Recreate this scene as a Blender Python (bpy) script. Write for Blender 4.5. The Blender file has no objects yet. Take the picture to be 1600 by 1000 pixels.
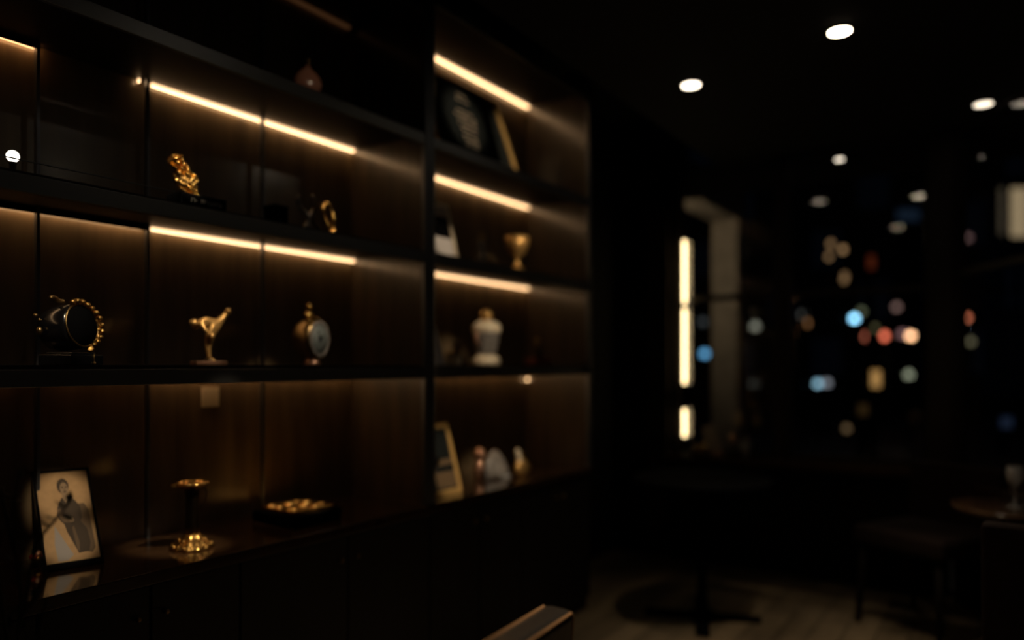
import bpy, bmesh, math, random
from mathutils import Vector, Matrix
random.seed(4)
PI = math.pi
C = bpy.context.scene.collection
sc = bpy.context.scene

# ------------------------------------------------------------------ camera, world, exposure
EYE = 1.35                      # eye height; heights written "h" below are relative to the eye
YAW = 0.5895
cam_d = bpy.data.cameras.new('camera'); cam = bpy.data.objects.new('camera', cam_d); C.objects.link(cam)
cam.location = (0, 0, EYE); cam.rotation_euler = (PI/2, 0, YAW)
cam_d.sensor_width = 36; cam_d.lens = 1166/1600*36; cam_d.shift_y = 71/1600
cam_d.clip_start = 0.02; cam_d.clip_end = 300
cam_d.dof.use_dof = True; cam_d.dof.focus_distance = 1.85
cam_d.dof.aperture_fstop = (cam_d.lens/1000)/0.0415
cam_d.dof.aperture_ratio = 1.08
sc.camera = cam
sc.view_settings.view_transform = 'Standard'; sc.view_settings.look = 'None'
sc.view_settings.gamma = 1; sc.view_settings.exposure = 0.0; sc.view_settings.use_curve_mapping = False
sc.cycles.use_denoising = True
sc.cycles.sample_clamp_indirect = 2.0
sc.cycles.max_bounces = 8; sc.cycles.transparent_max_bounces = 16
w = bpy.data.worlds.new('night_sky'); sc.world = w; w.use_nodes = True
nt = w.node_tree; bg = nt.nodes['Background']
tc = nt.nodes.new('ShaderNodeTexCoord'); sep = nt.nodes.new('ShaderNodeSeparateXYZ'); cr = nt.nodes.new('ShaderNodeValToRGB')
nt.links.new(tc.outputs['Generated'], sep.inputs[0]); nt.links.new(sep.outputs['Z'], cr.inputs[0]); nt.links.new(cr.outputs[0], bg.inputs[0])
cr.color_ramp.elements[0].color = (.0016, .0026, .0055, 1); cr.color_ramp.elements[1].color = (.0005, .0009, .0024, 1)
bg.inputs[1].default_value = 0.45

# brightness knobs for the real and the added lamps
LED = 5.6
DOWN_DISC = 16.0
DOWN_SPOT = 42.0
ACCENT = 20.0
TUBE = 4.5

# ------------------------------------------------------------------ materials
def principled(name, base, rough=.5, metal=0, spec=.5, noise=None, bump=0, coat=0, trans=0, ior=1.45, scale=(1,1,1)):
    m = bpy.data.materials.new(name); m.use_nodes = True
    n = m.node_tree; b = n.nodes['Principled BSDF']
    b.inputs['Base Color'].default_value = (*base, 1); b.inputs['Roughness'].default_value = rough
    b.inputs['Metallic'].default_value = metal; b.inputs['Specular IOR Level'].default_value = spec
    b.inputs['Coat Weight'].default_value = coat; b.inputs['Transmission Weight'].default_value = trans; b.inputs['IOR'].default_value = ior
    if noise:
        sc_, dark = noise
        co = n.nodes.new('ShaderNodeTexCoord'); mp = n.nodes.new('ShaderNodeMapping'); mp.inputs['Scale'].default_value = scale
        tx = n.nodes.new('ShaderNodeTexNoise'); tx.inputs['Scale'].default_value = sc_; tx.inputs['Detail'].default_value = 6
        rp = n.nodes.new('ShaderNodeValToRGB')
        rp.color_ramp.elements[0].position = .32; rp.color_ramp.elements[1].position = .68
        rp.color_ramp.elements[0].color = (*[c*dark for c in base], 1); rp.color_ramp.elements[1].color = (*base, 1)
        n.links.new(co.outputs['Object'], mp.inputs[0]); n.links.new(mp.outputs[0], tx.inputs[0])
        n.links.new(tx.outputs[0], rp.inputs[0]); n.links.new(rp.outputs[0], b.inputs['Base Color'])
        if bump:
            bp = n.nodes.new('ShaderNodeBump'); bp.inputs['Strength'].default_value = bump; bp.inputs['Distance'].default_value = .004
            n.links.new(tx.outputs[0], bp.inputs['Height']); n.links.new(bp.outputs[0], b.inputs['Normal'])
    return m
def emit(name, col, k, base=(.0, .0, .0)):
    m = bpy.data.materials.new(name); m.use_nodes = True; b = m.node_tree.nodes['Principled BSDF']
    b.inputs['Base Color'].default_value = (*base, 1); b.inputs['Roughness'].default_value = .6
    b.inputs['Emission Color'].default_value = (*col, 1); b.inputs['Emission Strength'].default_value = k
    return m
def pane_glass(name, tint=(.985, .99, 1)):
    m = bpy.data.materials.new(name); m.use_nodes = True; n = m.node_tree; n.nodes.clear()
    o = n.nodes.new('ShaderNodeOutputMaterial'); mx = n.nodes.new('ShaderNodeMixShader'); t = n.nodes.new('ShaderNodeBsdfTransparent')
    g = n.nodes.new('ShaderNodeBsdfGlossy'); f = n.nodes.new('ShaderNodeFresnel'); f.inputs[0].default_value = 1.62
    geo = n.nodes.new('ShaderNodeNewGeometry'); inv = n.nodes.new('ShaderNodeMath'); inv.operation = 'SUBTRACT'; inv.inputs[0].default_value = 1; mul = n.nodes.new('ShaderNodeMath'); mul.operation = 'MULTIPLY'
    n.links.new(geo.outputs['Backfacing'], inv.inputs[1]); n.links.new(f.outputs[0], mul.inputs[0]); n.links.new(inv.outputs[0], mul.inputs[1])
    t.inputs[0].default_value = (*tint, 1); g.inputs['Roughness'].default_value = .0
    n.links.new(mul.outputs[0], mx.inputs[0]); n.links.new(t.outputs[0], mx.inputs[1]); n.links.new(g.outputs[0], mx.inputs[2]); n.links.new(mx.outputs[0], o.inputs[0])
    return m

M = {}
M['back'] = principled('dark_walnut_panel', (.20, .134, .07), .5, noise=(3.0, .55), scale=(6, 6, .7), coat=1)
M['side'] = principled('dark_lacquered_side', (.10, .066, .035), .5, noise=(3.0, .55), scale=(6, 6, .7), coat=1)
for k_ in ('back', 'side'):
    b_ = M[k_].node_tree.nodes['Principled BSDF']; b_.inputs['Coat Roughness'].default_value = .20; b_.inputs['Coat IOR'].default_value = 1.75
M['shelf'] = principled('dark_stained_board', (.022, .014, .009), .5, noise=(5, .6), scale=(1, .2, 4))
M['counter'] = principled('polished_walnut_top', (.06, .031, .015), .14, noise=(5, .5), scale=(4, .5, 4), coat=.5)
M['metal'] = principled('blackened_metal', (.22, .225, .23), .40, metal=.9)
M['postmetal'] = principled('dark_post_metal', (.20, .21, .23), .38, metal=.95)
M['cabinet'] = principled('black_stained_wood', (.012, .009, .007), .55, noise=(4, .6), scale=(3, 3, .5))
M['wall'] = principled('dark_painted_wall', (.007, .0065, .006), .8, spec=.2, noise=(6, .8))
M['ceiling'] = principled('black_ceiling_paint', (.010, .009, .009), .8, noise=(5, .85))
M['frame'] = principled('dark_bronze_frame', (.020, .014, .009), .5)
M['gold'] = principled('antique_gold', (.85, .48, .14), .27, metal=1, noise=(45, .5), bump=.6)
M['goldsatin'] = principled('satin_gold', (.78, .46, .16), .45, metal=.8, noise=(40, .7))
M['brass'] = principled('aged_brass', (.50, .33, .14), .35, metal=1, noise=(25, .5), bump=.2)
M['darkbrass'] = principled('darkened_brass', (.10, .07, .035), .3, metal=1)
M['silver'] = principled('tarnished_silver', (.35, .34, .33), .3, metal=1)
M['blackgloss'] = principled('black_lacquer', (.006, .006, .007), .16, coat=.3)
M['blackmatte'] = principled('black_matte', (.003, .003, .0035), .9, spec=.02)
M['dial'] = principled('grey_dial', (.17, .195, .195), .5, noise=(20, .7))
M['crystal'] = principled('crystal', (.85, .85, .85), .08, trans=.75, ior=1.5)
M['smokeglass'] = principled('smoked_glass', (.35, .16, .11), .2, trans=.35, ior=1.45)
M['cream'] = principled('cream_porcelain', (.78, .66, .48), .3)
M['greyporcelain'] = principled('grey_painted_porcelain', (.30, .27, .25), .3, noise=(30, .5))
M['giltframe'] = principled('gilt_moulding', (.62, .38, .13), .5, metal=.4)
M['white'] = principled('white_card', (.72, .66, .64), .7)
M['tan'] = principled('tan_card', (.45, .36, .30), .7)
M['redwood'] = principled('red_stained_wood', (.22, .05, .025), .35)
M['copper'] = principled('rose_copper', (.75, .42, .28), .3, metal=.7)
M['sepia'] = principled('sepia_paper', (.44, .27, .125), .6, noise=(60, .85))
M['sepiadark'] = principled('sepia_dark_ink', (.045, .028, .014), .6)
M['sepiamid'] = principled('sepia_mid_ink', (.12, .075, .038), .6)
M['sepiaface'] = principled('sepia_light_ink', (.26, .175, .10), .6)
M['sepiaglare'] = principled('painted_glass_glare', (.30, .27, .25), .6)
M['leather'] = principled('black_leather', (.02, .015, .012), .34, coat=.4, noise=(60, .7), bump=.15)
M['piping'] = principled('piping_with_painted_sheen', (.50, .27, .13), .3)  # brown sheen of the backrest edges painted into the piping colour
M['brownfabric'] = principled('brown_velvet', (.022, .013, .011), .8, spec=.2, noise=(30, .7))
M['darkwood'] = principled('dark_chair_wood', (.006, .004, .003), .7, spec=.15)
M['leaf'] = principled('dark_green_leaf', (.022, .026, .016), .6, noise=(20, .6))
M['twig'] = principled('brown_twig', (.030, .022, .014), .7)
M['pot'] = principled('charcoal_pot', (.02, .02, .02), .6)
M['red'] = principled('red_glass_bead', (.5, .05, .04), .15)
M['letters'] = principled('engraved_grey_paint', (.33, .31, .28), .6)
M['letterscream'] = principled('cream_print', (.34, .27, .20), .6)
M['plaque'] = principled('black_plaque', (.012, .014, .014), .25)
M['concrete'] = principled('pale_concrete', (.42, .36, .28), .8, noise=(6, .7))
M['facade'] = principled('dark_facade', (.012, .014, .017), .8, noise=(3, .6))
M['asphalt'] = principled('dark_asphalt', (.02, .02, .022), .8, noise=(5, .6))
M['glass'] = pane_glass('window_glass')
M['clearglass'] = pane_glass('clear_glass')
M['ledunder'] = emit('warm_led_under', (1, .58, .27), LED*1.35)
M['ledbody'] = emit('led_diffuser_side', (1, .60, .30), LED*.34)
M['led'] = emit('warm_led', (1, .60, .29), LED)
M['leddim'] = emit('dim_led', (1, .45, .16), LED*.26)
M['ledlow'] = emit('soft_led', (1, .50, .20), LED*.75)
M['ledfaint'] = emit('faint_led', (1, .42, .16), .035)
M['tube'] = emit('warm_tube', (1, .74, .38), TUBE)
M['down'] = emit('downlight_lens', (1, .82, .58), DOWN_DISC)
M['bulb'] = emit('opal_globe', (1, .93, .78), 3.0)
# dark plank floor with its own grain and wear
fl = principled('worn_plank_floor', (.30, .22, .13), .45, noise=(2.2, .35), scale=(1.6, .5, 1))
n = fl.node_tree; b = n.nodes['Principled BSDF']; link = [l for l in n.links if l.to_socket == b.inputs['Base Color']][0]; src = link.from_socket
br = n.nodes.new('ShaderNodeTexBrick'); co = n.nodes.new('ShaderNodeTexCoord'); mp = n.nodes.new('ShaderNodeMapping'); mp.inputs['Rotation'].default_value = (0, 0, PI/2)
br.inputs['Scale'].default_value = 1; br.inputs['Brick Width'].default_value = 1.2; br.inputs['Row Height'].default_value = .14; br.inputs['Mortar Size'].default_value = .004
br.inputs['Color1'].default_value = (1, 1, 1, 1); br.inputs['Color2'].default_value = (.62, .62, .62, 1); br.inputs['Mortar'].default_value = (.2, .2, .2, 1)
mu = n.nodes.new('ShaderNodeMixRGB'); mu.blend_type = 'MULTIPLY'; mu.inputs[0].default_value = 1
n.links.new(co.outputs['Object'], mp.inputs[0]); n.links.new(mp.outputs[0], br.inputs[0]); n.links.new(src, mu.inputs[1]); n.links.new(br.outputs[0], mu.inputs[2]); n.links.new(mu.outputs[0], b.inputs['Base Color'])
M['floor'] = fl

# ------------------------------------------------------------------ mesh helpers
class MB:
    def __init__(s): s.b = bmesh.new()
    def box(s, x0, x1, y0, y1, z0, z1, mi=0, mat=None):
        vs = [s.b.verts.new(v) for v in [(x0,y0,z0),(x1,y0,z0),(x1,y1,z0),(x0,y1,z0),(x0,y0,z1),(x1,y0,z1),(x1,y1,z1),(x0,y1,z1)]]
        for f in [(3,2,1,0),(4,5,6,7),(0,1,5,4),(1,2,6,5),(2,3,7,6),(3,0,4,7)]:
            fc = s.b.faces.new([vs[i] for i in f]); fc.material_index = mi
        if mat is not None: bmesh.ops.transform(s.b, matrix=mat, verts=vs)
        return s
    def prism(s, pts, axis, a, c, mi=0, mat=None):
        # polygon pts (2D) extruded along axis from a to c
        def mk(p, q):
            return {'x': (q, p[0], p[1]), 'y': (p[0], q, p[1]), 'z': (p[0], p[1], q)}[axis]
        A = [s.b.verts.new(mk(p, a)) for p in pts]; B = [s.b.verts.new(mk(p, c)) for p in pts]; k = len(pts)
        fs = [s.b.faces.new(A[::-1]), s.b.faces.new(B)] + [s.b.faces.new([A[i], A[(i+1) % k], B[(i+1) % k], B[i]]) for i in range(k)]
        for f in fs: f.material_index = mi
        if mat is not None: bmesh.ops.transform(s.b, matrix=mat, verts=A+B)
        return s
    def lathe(s, prof, seg=28, c=(0,0,0), mat=None, ripple=0, nr=8, mi=0):
        rings = []; allv = []
        for r, z in prof:
            ring = []
            for i in range(seg):
                a = 2*PI*i/seg; rr = max(r, 1e-4)*(1+ripple*math.cos(nr*a))
                ring.append(s.b.verts.new((c[0]+rr*math.cos(a), c[1]+rr*math.sin(a), c[2]+z)))
            rings.append(ring); allv += ring
        for A, B in zip(rings, rings[1:]):
            for i in range(seg):
                f = s.b.faces.new([A[i], A[(i+1) % seg], B[(i+1) % seg], B[i]]); f.smooth = True; f.material_index = mi
        for ring, rev in ((rings[0], True), (rings[-1], False)):
            f = s.b.faces.new(ring[::-1] if rev else ring); f.material_index = mi
        if mat is not None: bmesh.ops.transform(s.b, matrix=mat, verts=allv)
        return s
    def tube(s, pts, rad, seg=10, closed=False):
        pts = [Vector(p) for p in pts]; k = len(pts)
        rads = rad if isinstance(rad, (list, tuple)) else [rad]*k
        rings = []; up = Vector((0, 0, 1)); prev = None
        for i, p in enumerate(pts):
            if closed: t = pts[(i+1) % k]-pts[i-1]
            else: t = pts[min(i+1, k-1)]-pts[max(i-1, 0)]
            t.normalize()
            u = t.cross(prev if prev is not None else (up if abs(t.z) < .95 else Vector((1, 0, 0))))
            if u.length < 1e-5: u = t.orthogonal()
            u.normalize(); v = u.cross(t).normalized(); prev = v
            rings.append([s.b.verts.new(p+(u*math.cos(2*PI*j/seg)+v*math.sin(2*PI*j/seg))*rads[i]) for j in range(seg)])
        pairs = list(zip(rings, rings[1:])) + ([(rings[-1], rings[0])] if closed else [])
        for A, B in pairs:
            for j in range(seg):
                f = s.b.faces.new([A[j], A[(j+1) % seg], B[(j+1) % seg], B[j]]); f.smooth = True
        if not closed:
            s.b.faces.new(rings[0][::-1]); s.b.faces.new(rings[-1])
        return s
    def ball(s, c, r, seg=16, sz=(1,1,1)):
        res = bmesh.ops.create_uvsphere(s.b, u_segments=seg, v_segments=seg//2+2, radius=r)
        bmesh.ops.scale(s.b, vec=sz, verts=res['verts']); bmesh.ops.translate(s.b, vec=c, verts=res['verts'])
        for v in res['verts']:
            for f in v.link_faces: f.smooth = True
        return s
    def build(s, name, mats, parent=None, bevel=0, loc=None, rot=None, subs=0):
        bmesh.ops.recalc_face_normals(s.b, faces=s.b.faces)
        me = bpy.data.meshes.new(name); s.b.to_mesh(me); s.b.free()
        o = bpy.data.objects.new(name, me); C.objects.link(o)
        for m in (mats if isinstance(mats, (list, tuple)) else [mats]): me.materials.append(m)
        if parent: o.parent = parent
        if loc: o.location = loc
        if rot: o.rotation_euler = rot
        if bevel:
            bv = o.modifiers.new('bevel', 'BEVEL'); bv.width = bevel; bv.segments = 3; bv.limit_method = 'ANGLE'
        if subs:
            sb = o.modifiers.new('subd', 'SUBSURF'); sb.levels = subs; sb.render_levels = subs
        return o
def tag(o, label=None, cat=None, group=None, kind=None):
    if label: o['label'] = label
    if cat: o['category'] = cat
    if group: o['group'] = group
    if kind: o['kind'] = kind
    return o
def thing(name, label, cat, loc=(0,0,0), rz=0, group=None):
    o = bpy.data.objects.new(name, None); C.objects.link(o); o.location = loc; o.rotation_euler = (0, 0, rz)
    o.empty_display_size = .05
    return tag(o, label, cat, group)
def struct(name, mb, m, label, parent=None, **k):
    o = mb.build(name, m, parent, **k)
    if parent is None: tag(o, label, name.split('_')[0], kind='structure')
    return o
def copy_tree(o, parent=None):
    c = o.copy(); C.objects.link(c); c.parent = parent
    for ch in list(o.children): copy_tree(ch, c)
    return c
def skin(name, verts, edges, radii, m, parent=None, root=0, loc=None, subs=2):
    me = bpy.data.meshes.new(name); me.from_pydata([Vector(v) for v in verts], edges, []); me.update()
    o = bpy.data.objects.new(name, me); C.objects.link(o)
    o.modifiers.new('skin', 'SKIN'); sv = me.skin_vertices[0].data
    for i, r in enumerate(radii): sv[i].radius = (r, r) if not isinstance(r, tuple) else r; sv[i].use_root = (i == root)
    o.modifiers['skin'].use_smooth_shade = True
    sb = o.modifiers.new('subd', 'SUBSURF'); sb.levels = subs; sb.render_levels = subs
    me.materials.append(m)
    if parent: o.parent = parent
    if loc: o.location = loc
    return o
CS, SN = math.cos(YAW), math.sin(YAW)
def yat(px, X):                  # where the sight line of an image column meets the plane x = -X
    t = (px-800)/1166; return X*(CS+t*SN)/(SN-t*CS)
def at(px, py, d):               # the point seen at a pixel, at depth d
    xr = (px-800)/1166*d
    return Vector((xr*CS-d*SN, xr*SN+d*CS, EYE+(571-py)*d/1166))

# ------------------------------------------------------------------ the room
XB, XF, XL = -2.358, -1.95, -2.345         # back panel face, front plane, led line
WY = 4.985                                # window wall plane
H0, H1, H2, H3, HC = 1.515+EYE, .928+EYE, .455+EYE, -.011+EYE, -.561+EYE   # undersides of the boards (HC: top of the worktop)
TH = .012
CE = 1.36+EYE                             # ceiling
struct('floor', MB().box(-2.6, 3.2, -2.6, WY+.1, -.06, 0), M['floor'], 'brown plank floor')
struct('wall_left', MB().box(-2.6, -2.42, -2.6, WY+.1, 0, 3.2), M['wall'], 'dark wall behind the display shelving')
struct('wall_back', MB().box(-2.6, 3.2, -2.7, -2.6, 0, 3.2), M['wall'], 'dark wall behind the viewer')
struct('wall_right', MB().box(3.2, 3.3, -2.7, 1.6, 0, 3.2), M['wall'], 'dark wall on the right of the room')
c = MB(); c.box(-1.6, 3.2, -2.6, WY+.1, CE, CE+.06); c.box(-1.66, -1.6, -2.6, WY+.1, CE, 3.12)
c.box(-2.6, -1.6, -2.6, WY+.1, 3.12, 3.18)
struct('ceiling', c, M['ceiling'], 'dark ceiling, raised over the shelving')
SILL = -.606+EYE
# window wall: pier, low wall, corner post; window head at the ceiling
pier_x = -1.95
struct('wall_window', MB().box(-2.42, pier_x, WY, WY+.16, 0, 3.12).box(pier_x, -.30, WY, WY+.16, 0, SILL-.04).box(pier_x, -.3, WY, WY+.16, CE-.004, CE), M['wall'], 'dark wall around the far windows')
struct('trim_1', MB().box(-2.16, -2.00, WY-.03, WY, 0, 2.45), M['frame'], 'narrow dark panel on the pier')
# oblique wall on the right
ox, oy = -.275, WY; ang = math.atan2(-.559, .327)
RM = Matrix.Translation((ox, oy, 0)) @ Matrix.Rotation(ang, 4, 'Z')
OL = 3.6
struct('wall_oblique', MB().box(0, OL, 0, .14, 0, SILL-.04, mat=RM).box(0, OL, 0, .14, CE-.004, CE, mat=RM), M['wall'], 'dark angled wall under the right windows')
struct('trim_2', MB().box(-2.0, -.30, WY-.17, WY, SILL-.04, SILL).box(pier_x, -.30, WY, WY+.16, SILL-.04, SILL), M['counter'], 'dark polished sill along the far windows', bevel=.004)
struct('trim_3', MB().box(.12, OL, -.15, .02, SILL-.04, SILL, mat=RM), M['counter'], 'dark polished sill along the angled windows', bevel=.004)
def window(name, x0, x1, mat, label, splits=(), trans=.46+EYE, tw=.024):
    fr = MB(); z0, z1 = SILL, CE-.005
    fr.box(x0, x0+tw, .015, .050, z0, z1, mat=mat); fr.box(x1-tw, x1, .015, .050, z0, z1, mat=mat)
    fr.box(x0+tw, x1-tw, .015, .050, z0, z0+.04, mat=mat); fr.box(x0+tw, x1-tw, .015, .050, z1-.012, z1, mat=mat)
    fr.box(x0+tw, x1-tw, .018, .048, trans-.02, trans+.02, mat=mat)
    for s in splits: fr.box(s-.025, s+.025, .015, .050, z0+.04, z1-.012, mat=mat)
    f = struct(name, fr, M['frame'], label)
    # double glazing: inner pane square to the frame, outer one very slightly bowed out of true
    p = MB(); p.box(-(x1-x0)/2+tw+.002, (x1-x0)/2-tw-.002, -.001, .001, z0+.045, z1-.017, mat=mat @ Matrix.Translation(((x0+x1)/2, .026, 0)) @ Matrix.Rotation(math.radians(.25), 4, 'Z'))
    p.box(-(x1-x0)/2+tw+.004, (x1-x0)/2-tw-.004, -.001, .001, z0+.045, z1-.017, mat=mat @ Matrix.Translation(((x0+x1)/2, .041, 0)) @ Matrix.Rotation(math.radians(.82), 4, 'Z'))
    p.build('pane', M['glass'], f)
    return f
WM = Matrix.Translation((0, WY, 0))
window('window_1', pier_x, -1.27, WM, 'narrow window left of the first post')
window('window_2', -1.21, -.40, WM, 'wide window between the two posts')
window('window_3', .02, 1.5, RM, 'angled window at the right edge', trans=.53+EYE)
window('window_4', 1.56, 3.4, RM, 'far part of the angled windows', trans=.53+EYE)
struct('trim_4', MB().box(-1.275, -1.205, WY-.02, WY+.14, SILL, CE-.005), M['frame'], 'dark post between the two far windows')
struct('trim_5', MB().box(-.40, -.285, WY-.03, WY+.06, SILL, CE-.005).box(-.02, .02, -.02, .05, SILL, CE-.05, mat=RM), M['frame'], 'dark corner post where the windows meet')

# ------------------------------------------------------------------ display shelving
YA, Y1, Y2, YE = -.6, 2.289, 2.353, 3.683
def shelf_board(parent, y0, y1, hz, leds, label=None):
    # board set back behind its metal lip, strip light under its rear edge
    s = MB().box(XB, XF-.025, y0, y1, hz, hz+TH).build('shelf', M['shelf'], parent)
    drop = .042
    MB().box(XF-.014, XF, y0, y1, hz-drop, hz+.001).box(XF-.025, XF-.014, y0, y1, hz-.006, hz-.001).build('front_lip', M['metal'], s, bevel=.002)
    for (a, b_, mk, hood) in leds:
        m_ = MB().box(XL-.007, XL+.007, a, b_, hz-.012, hz-.001)
        m_.b.faces.ensure_lookup_table(); m_.b.faces[0].material_index = 1          # the lens faces down, the sides glow faintly
        m_.build('led_strip', [M['ledbody'] if mk == 'led' else M[mk], M[mk]], s)
        if hood: MB().box(XL+.012, XL+.015, a, b_, hz-.017, hz).build('light_shield', M['blackmatte'], s)
    return s
def post_mesh(a, b_):
    pts = [(XF-.02, a), (XF-.004, a)]+[(XF-.004+.010*math.sin(PI*k/10), a+(b_-a)*(1-math.cos(PI*k/10))/2) for k in range(1, 10)]+[(XF-.004, b_), (XF-.02, b_)]
    return MB().prism(pts, 'z', HC, 3.0)
def unit(name, y0, y1, label):
    t = thing(name, label, 'shelving unit', (0, 0, 0))
    MB().box(XB-.02, XB, y0, y1, HC, 3.0).build('back_panel', M['back'], t)
    MB().box(XB, XF-.02, y1-.001, y1+.030, HC, 3.0).build('side_panel', M['side'], t)
    post_mesh(y1, y1+.032).build('post', M['postmetal'], t)
    return t
uL = unit('display_shelving', YA, Y1, 'dark wooden wall shelving left of the thick upright, four lit tiers of trophies')
ledL = yat(231, 2.345)+.012
shelf_board(uL, YA, Y1, H0-.07, [(1.2, Y1-.03, 'ledfaint', 0)])
shelf_board(uL, YA, Y1, H1, [(ledL, Y1-.004, 'led', 0), (YA, 1.035, 'ledlow', 1), (ledL-.045, ledL-.040, 'led', 0)])
shelf_board(uL, YA, Y1, H2, [(ledL, Y1-.004, 'led', 0), (YA, ledL-.02, 'led', 1)])
shelf_board(uL, YA, Y1, H3, [(ledL, Y1-.004, 'ledunder', 0), (1.06, ledL-.02, 'leddim', 0), (.5, .96, 'leddim', 0)])
for px in (58, 230, 410):
    y = yat(px, 2.322)
    MB().box(-2.330, -2.314, y-.0045, y+.0045, HC, 3.0).build('divider', M['postmetal'], uL)
uR = unit('display_shelving', Y2, YE, 'dark wooden wall shelving right of the thick upright, four lit tiers')
MB().box(XB, XF-.02, Y2-.031, Y2, HC, 3.0).build('side_panel', M['side'], uR)
post_mesh(Y2-.032, Y2).build('post', M['postmetal'], uR)
for hz in (H0, H1, H2): shelf_board(uR, Y2, YE, hz, [(Y2, YE-.005, 'led', 0)])
s3 = shelf_board(uR, Y2, YE, H3, [(Y2, YE-.005, 'ledunder', 0)])
MB().ball((XL+.004, YE-.02, H3-.070), .007, 10).build('led_end', M['led'], s3)
MB().tube([(XL+.004, YE-.02, H3-.005), (XL+.004, YE-.02, H3-.066)], .0015, 6).build('led_wire', M['blackmatte'], s3)
# gallery rail of clear glass on the middle tier, left bays
g = MB().box(XF-.045, XF-.041, YA, yat(275, 1.99), H2+TH, H2+TH+.030)
g.build('glass_rail', M['clearglass'], uL)
MB().box(XF-.0455, XF-.0405, YA, yat(275, 1.99), H2+TH+.030, H2+TH+.032).build('rail_edge', M['metal'], uL)
# worktop and base cabinets
wt = MB().box(XB-.02, XF+.012, YA, YE+.03, HC-.035, HC).build('worktop', M['counter'], bevel=.003)
tag(wt, 'long polished dark walnut worktop under the display shelving', 'worktop')
ys = [YA, .30, .86, 1.43, 2.32, 3.0, YE+.02]
labs = ['black base cabinet beyond the left edge', 'black base cabinet beneath the potted plant', 'black base cabinet under the framed photograph', 'black base cabinet under the brass tankard and gold plate', 'black base cabinet right of the thick upright, under the glass bowl', 'black end base cabinet nearest the windows']
for i in range(6):
    a, b_ = ys[i]+.002, ys[i+1]-.002
    t = thing('base_cabinet', labs[i], 'cabinet', (0, 0, 0), 0, 'base cabinets')
    MB().box(XB, XF-.022, a, b_, .0, HC-.036).build('body', M['cabinet'], t)
    mid = (a+b_)/2
    for (p, q, s) in ((a, mid-.002, -1), (mid+.002, b_, 1)):
        d = MB().box(XF-.021, XF-.002, p+.002, q-.002, .07, HC-.04).build('door', M['cabinet'], t, bevel=.002)
        MB().ball((XF+.008, mid+s*.04, HC-.12), .008, 12).tube([(XF-.002, mid+s*.04, HC-.12), (XF+.006, mid+s*.04, HC-.12)], .004, 8).build('knob', M['brass'], d)

# ------------------------------------------------------------------ downlights
def downlight(loc, label, aim=None, group='recessed ceiling downlights', power=1.0, r=.043, disc=1.0):
    t = thing('downlight', label, 'ceiling light', loc, 0, group)
    MB().lathe([(r+.008, 0), (r+.008, -.004), (r+.001, -.005), (r+.001, 0)], 32).build('trim_ring', M['metal'], t)
    MB().lathe([(r, -.001), (r, -.006), (r*.6, -.008), (.001, -.009)], 32).build('lens', M['down'] if disc == 1.0 else emit('downlight_lens', (1, .84, .64), DOWN_DISC*disc), t)
    l = bpy.data.lights.new('spot', 'SPOT'); l.energy = DOWN_SPOT*power; l.color = (1, .80, .56); l.spot_size = math.radians(56); l.spot_blend = .8; l.shadow_soft_size = .04
    lo = bpy.data.objects.new('spot', l); C.objects.link(lo); lo.parent = t; lo.location = (0, 0, -.02)
    return t
downlight((-.579, 3.26, CE), 'uppermost of the lit ceiling downlights, near the top edge', None, power=1.5)
downlight((-1.288, 3.484, CE), 'leftmost ceiling downlight, between shelving and windows', None, disc=.4, power=.4)
downlight((-.120, 4.58, CE), 'small ceiling downlight at right, close to the corner post', disc=.15, power=.12)
downlight((-.85, 1.83, CE), 'unseen ceiling downlight added above the worktop', power=2.6, disc=.8)  # added out of view, for glints on the shelf lips and chair
downlight((.9, 2.6, CE), 'unseen ceiling downlight added over the right of the room', power=.8)  # added out of view as extra light on the ornaments
downlight((.2, .6, CE), 'unseen ceiling downlight added right above the viewer', power=.35)  # another unseen downlight, added for the same extra light

def accent(loc, target, label, power, deg, blend=.7):  # spotlights added out of view so single ornaments catch light
    t = thing('added_spotlight', label, 'spotlight', loc, 0, 'added spotlights')
    d = (Vector(target)-Vector(loc)+Vector((0, 0, .075))).normalized(); Q = d.to_track_quat('-Z', 'Y').to_matrix().to_4x4()
    MB().lathe([(.02, 0), (.02, -.012), (.006, -.014), (.006, -.05)], 20).build('mount', M['blackmatte'], t)
    MB().lathe([(.022, .04), (.028, .03), (.028, -.045), (.024, -.045), (.022, .0)], 24, mat=Matrix.Translation((0, 0, -.075)) @ Q).build('spot_head', M['blackmatte'], t)
    l = bpy.data.lights.new('spot', 'SPOT'); l.energy = ACCENT*power; l.color = (1, .80, .55); l.spot_size = math.radians(deg); l.spot_blend = blend; l.shadow_soft_size = .02
    lo = bpy.data.objects.new('spot', l); C.objects.link(lo); lo.parent = t; lo.matrix_local = Matrix.Translation(Vector((0, 0, -.075))+d*.05) @ Q
B1, B2, B3 = H1+TH, H2+TH, H3+TH
def aim(px, X, z): return (-X, yat(px, X), z)
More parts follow.
